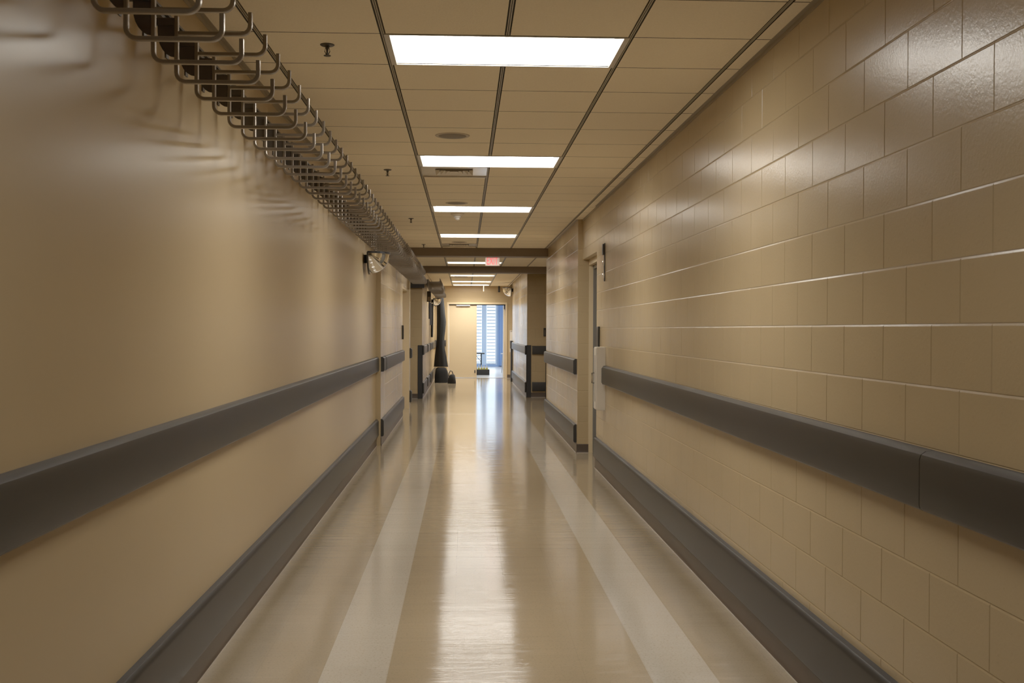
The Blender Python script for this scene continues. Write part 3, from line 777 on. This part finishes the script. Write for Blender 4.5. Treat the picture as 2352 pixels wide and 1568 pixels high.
mirror('convex half dome mirror under the ceiling at the far right corner', XR3 - .05, 33.0, CAMZ + 1.28, -1, .25)

# ------------------------------------------------------------------ hanging cloths and bag on the left, near the end
def px(p, y, Y): return ((p - 1067) / 2471 * Y, 1.606 + (757 - y) / 2471 * Y)
def drape(name, rows, Y, depth, mat, label, cat, folds=7, amp=.10, group=None):
    m = MB(); n = 36; vs = []; fs = []
    for r, (yy, l, rr) in enumerate(rows):
        x0, z = px(l, yy, Y); x1, _ = px(rr, yy, Y); c = (x0 + x1) / 2; w = (x1 - x0) / 2
        for j in range(n):
            a = 2 * PI * j / n
            q = 1 + amp * math.sin(folds * a + r * .35) * (0.4 + .6 * r / len(rows))
            vs.append((c + w * math.cos(a) * q, Y + depth * math.sin(a) * q, z))
    for i in range(len(rows) - 1):
        for j in range(n):
            fs.append((i * n + j, i * n + (j + 1) % n, (i + 1) * n + (j + 1) % n, (i + 1) * n + j))
    fs += [tuple(range(n))[::-1], tuple(range((len(rows) - 1) * n, len(rows) * n))]
    m.add(vs, fs)
    return tag(m.build(name, mat, smooth=60), label, cat, group)
drape('hanging_cloth', [(683, 1003.5, 1018.5), (690, 1003, 1019), (700, 1003, 1020), (720, 1003, 1022), (740, 1003, 1024), (760, 1003, 1022.5), (775, 1003, 1020.5), (790, 1002.5, 1020.5), (800, 1001, 1021.5), (820, 999, 1025.5), (842.5, 997, 1029)],
      32.6, .17, M['cloth'], 'tall black cloth hanging on the left beside the end door', 'hanging cloth', 7, .05)
drape('hanging_cloth', [(692, 984.5, 987.5), (712, 984, 988), (733, 984.5, 987.5)], 29.6, .10, M['cloth'], 'short black cloth hanging on the far left wall, leftmost of the three', 'hanging cloth', 5, .05)
drape('hanging_cloth', [(696, 987, 991), (720, 986.8, 991.4), (747, 987, 991)], 30.7, .10, M['bluecloth'], 'blue grey cloth hanging between two black cloths on the far left wall', 'hanging cloth', 5, .05)
drape('hanging_cloth', [(698, 990, 995), (740, 989.6, 995.3), (775, 990, 994.6)], 31.6, .10, M['cloth'], 'long narrow black cloth hanging on the far left wall, left of the tall one', 'hanging cloth', 5, .05)
# heap of cloth and the bag on the floor
def blob(cx, cy, cz, rx, ry, rz, seed, n=24, k=12, lump=.12, ex=.6):
    rnd = random.Random(seed); ph = [rnd.random() * 6.28 for _ in range(6)]
    vs = []; fs = []
    for i in range(k + 1):
        t_ = PI / 2 * i / k
        for j in range(n):
            a = 2 * PI * j / n
            q = 1 + lump * (math.sin(3 * a + ph[0] + 2 * t_) + .6 * math.sin(5 * a + ph[1] - 3 * t_) + .5 * math.sin(2 * a + ph[2]))
            vs.append((cx + rx * math.cos(a) * max(0, math.cos(t_)) ** ex * q, cy + ry * math.sin(a) * max(0, math.cos(t_)) ** ex * q, cz + rz * math.sin(t_) * (1 + lump * .6 * math.sin(4 * a + ph[3]) * math.cos(t_))))
    for i in range(k):
        for j in range(n):
            fs.append((i * n + j, i * n + (j + 1) % n, (i + 1) * n + (j + 1) % n, (i + 1) * n + j))
    fs.append(tuple(range(n))[::-1]); fs.append(tuple(range(k * n, (k + 1) * n)))
    return vs, fs
m = MB(); m.add(*blob(-.70, 32.55, .0, .205, .2, .465, 3, lump=.045, ex=.3)); tag(m.build('cloth_heap', M['cloth'], smooth=60), 'heap of black cloth on the floor under the tall hanging cloth', 'cloth heap')
t = thing('duffel_bag', 'black soft bag with a loop handle on the floor right of the cloth heap', 'bag', (-.37, 32.12, 0))
m = MB(); m.add(*blob(0, 0, 0, .125, .14, .27, 5, lump=.09)); m.build('body', M['cloth'], t, smooth=60)
m = MB(); m.tube([(-.10, -.02, .20), (-.09, -.03, .31), (-.05, -.03, .375), (-.005, -.03, .36), (.03, -.03, .27), (.05, -.02, .18)], .014, 8); m.build('handle', M['black'], t, smooth=60)
# black box with two tan strips on far left wall
t = thing('wall_box', 'black box with two tan strips high on the far left wall', 'box', (XL3, 28.3, CAMZ + .72))
m = MB(); m.bbox(.0, .10, -.05, .05, 0, .28, .006); m.build('case', M['black'], t)
for x in (.025, .065):
    m = MB(); m.box(x, x + .016, -.054, -.0495, .025, .13); m.build('strip', M['tan_strip'], t)

# end-wall fittings
t = thing('wall_camera', 'small black box hanging below the ceiling at the end wall, left of the mirror', 'camera', (1.13, 35.5, CEIL))
m = MB(); m.bbox(-.035, .035, -.04, .04, -.21, -.02, .006); m.build('body', M['blackplastic'], t)
m = MB(); m.lathe([(.02, -.025), (.02, 0)], (0, 0, 0), 14); m.build('mount', M['black'], t)
t = thing('ceiling_sensor', 'thin beige rod hanging from the ceiling above the end door', 'sensor', (.61, 35.0, CEIL))
m = MB(); m.lathe([(.03, 0), (.03, -.01), (.009, -.014), (.009, -.17), (.014, -.175), (.014, -.2)], (0, 0, 0), 16); m.build('rod', M['spkring'], t, smooth=40)
t = thing('notice_board', 'pale upright panel on the end wall right of the double door', 'notice', (1.50, 35.7, .86))
m = MB(); m.bbox(0, .14, -.02, .006, 0, .72, .003); m.build('panel', M['paper'], t)
m = MB(); m.box(.01, .13, -.0215, -.0195, .68, .70); m.build('top_bar', M['silver'], t)

# ------------------------------------------------------------------ far room with window
WY = 46.7
mb = MB()
mb.box(-3.2, -3.0, 35.9, WY + .2, 0, 3.4); mb.box(4.5, 4.7, 35.9, WY + .2, 0, 3.4)
struct(mb.build('wall_far_room', M['farwall']))
mb = MB(); mb.box(-3.0, 4.5, 35.89, 35.9, H, 3.4); mb.box(-3.0, -1.2, 35.7, 35.9, 0, H); mb.box(2.7, 4.5, 35.7, 35.9, 0, H); struct(mb.build('wall_far_room_front', M['farwall']))
mb = MB(); mb.box(-3.2, 4.7, 35.9, WY + .3, 3.4, 3.5); struct(mb.build('ceiling_far_room', M['farwall']))
mb = MB(); mb.box(-3.0, -.9, WY, WY + .2, 0, 3.4); mb.box(1.42, 4.5, WY, WY + .2, 0, 3.4); mb.box(-.9, 1.42, WY, WY + .2, 3.1, 3.4); mb.box(-.9, 1.42, WY, WY + .2, 0, .075); struct(mb.build('wall_window', M['bluecurtain']))
w = bpy.data.objects.new('window_1', None); COL.objects.link(w); w.location = (0, WY, 0); struct(w)
m = MB()
for a, b in ((-.9, -.84), (.0, .06), (.745, .95), (1.34, 1.42)): m.box(a, b, .02, .12, .075, 3.1)
m.box(-.9, 1.42, .03, .11, .075, .14); m.box(-.9, 1.42, .03, .11, 3.04, 3.1); m.build('window_frame', M['mullion'], w)
m = MB(); m.box(-.84, 1.34, .065, .071, .14, 3.04); m.build('pane', M['glass'], w)
GB = 'white slatted blinds on the far window'
for (a, b, lab) in ((.10, .735, 'white slatted window blind left of the pale mullion, seen through the end door'), (.96, 1.33, 'white slatted window blind right of the pale mullion, seen through the end door')):
    t = thing('window_blind', lab, 'blind', (a, WY - .03, .12), GB)
    m = MB(); z = .05
    while z < 2.9:
        m.add([(0, -.02, z), (b - a, -.02, z), (b - a, .03, z + .05), (0, .03, z + .05)], [(0, 1, 2, 3)])
        z += .14
    m.build('slats', M['slat'], t, recalc=False)
    m = MB(); m.bbox(0, b - a, -.03, .03, 2.9, 2.95, .005); m.build('head_rail', M['slat'], t)
# folded blue curtain
m = MB(); vs = []; n = 60
for j in range(n + 1):
    x = 1.45 + 1.2 * j / n; y = WY - .10 - .035 * math.sin(j * 1.15)
    vs += [(x, y, .04), (x, y, 3.2)]
m.add(vs, [(2 * j, 2 * j + 2, 2 * j + 3, 2 * j + 1) for j in range(n)])
tag(m.build('curtain', M['bluecurtain'], smooth=60), 'tall folded blue curtain at the right of the far window', 'curtain')
# table and crate seen through the door
t = thing('folding_table', 'black table with thin leg standing in the far room behind the end door', 'table', (.42, 39.6, 0))
m = MB(); m.bbox(-.5, .31, -.3, .3, .71, .75, .008); m.build('tabletop', M['black'], t)
for x in (-.40, .19):
    m = MB(); m.tube([(x, 0, .0), (x, 0, .71)], .022, 8); m.tube([(x, -.26, .02), (x, .26, .02)], .02, 8); m.tube([(x - .2, 0, .66), (x, 0, .42)], .012, 6); m.build('leg', M['black'], t, smooth=40)
t = thing('crate', 'black crate of white bottles on the floor of the far room under the table', 'crate', (.60, 38.2, 0))
m = MB()
m.box(-.28, .28, -.2, .2, 0, .02); m.box(-.28, -.26, -.2, .2, .02, .19); m.box(.26, .28, -.2, .2, .02, .19); m.box(-.28, .28, -.2, -.18, .02, .19); m.box(-.28, .28, .18, .2, .02, .19)
m.build('tray', M['crate'], t)
bt = None; words = ['leftmost', 'second from the left', 'middle', 'second from the right', 'rightmost']
for i in range(5):
    loc = (.60 - .19 + .095 * i, 38.06, .021); lab = words[i] + ' white bottle with yellow label in the black crate'
    if bt is None:
        bt = thing('bottle', lab, 'bottle', loc, 'white bottles in the crate')
        m = MB(); m.lathe([(.036, 0), (.040, .01), (.040, .17)], (0, 0, 0), 16); m.lathe([(.040, .225), (.034, .26), (.014, .29), (.013, .33), (.010, .335)], (0, 0, 0), 16); m.build('body', M['bottle'], bt, smooth=40)
        m = MB(); m.lathe([(.0405, .171), (.0405, .224)], (0, 0, 0), 16); m.build('label', M['yellow'], bt, smooth=40)
    else: copy_tree(bt, loc, lab)
t = thing('stool', 'silver stool at the right side of the open end door', 'stool', (1.50, 40.0, 0))
m = MB(); m.lathe([(.02, .70), (.15, .70), (.16, .715), (.15, .73), (.02, .735)], (0, 0, 0), 24); m.build('seat', M['silver'], t, smooth=40)
for k in range(4):
    a = PI / 4 + PI / 2 * k
    m = MB(); m.tube([(.11 * math.cos(a), .11 * math.sin(a), .70), (.17 * math.cos(a), .17 * math.sin(a), 0)], .013, 8); m.build('leg', M['silver'], t, smooth=40)

lt = bpy.data.lights.new('far_room_fill', 'AREA'); lt.shape = 'RECTANGLE'; lt.size = 3; lt.size_y = 6; lt.energy = 260; lt.color = (.93, .97, 1)  # added fill light, out of view, to brighten the far room
lo = bpy.data.objects.new('far_room_fill', lt); COL.objects.link(lo); lo.location = (.8, 41.5, 3.38)
# ------------------------------------------------------------------ world and camera
wd = bpy.data.worlds.new('World'); scene.world = wd; wd.use_nodes = True
bg = wd.node_tree.nodes['Background']; bg.inputs[0].default_value = (0.78, 0.89, 1.0, 1); bg.inputs[1].default_value = 2.0
f, p, yw, r = 2471.2, -.0110, .0440, .0034
cy, sy, cp, sp_ = math.cos(yw), math.sin(yw), math.cos(p), math.sin(p)
fwd = Vector((sy * cp, cy * cp, sp_)); right = Vector((cy, -sy, 0)); up = right.cross(fwd)
r2 = right * math.cos(r) + up * math.sin(r); u2 = up * math.cos(r) - right * math.sin(r)
cam = bpy.data.cameras.new('Camera'); co = bpy.data.objects.new('Camera', cam); COL.objects.link(co)
mt = Matrix((r2, u2, -fwd)).transposed().to_4x4(); mt.translation = Vector((0, 0, CAMZ)); co.matrix_world = mt
cam.sensor_width = 36; cam.lens = 36 * f / 2352; cam.clip_end = 200; cam.clip_start = .05
cam.dof.use_dof = True; cam.dof.focus_distance = 9.0; cam.dof.aperture_fstop = 11.0
scene.camera = co
scene.view_settings.view_transform = 'Standard'; scene.view_settings.look = 'None'; scene.view_settings.exposure = 0.18; scene.view_settings.gamma = 1.22
try:
    scene.cycles.max_bounces = 10; scene.cycles.diffuse_bounces = 5; scene.cycles.glossy_bounces = 5
    scene.cycles.sample_clamp_indirect = 2.5
except Exception: pass
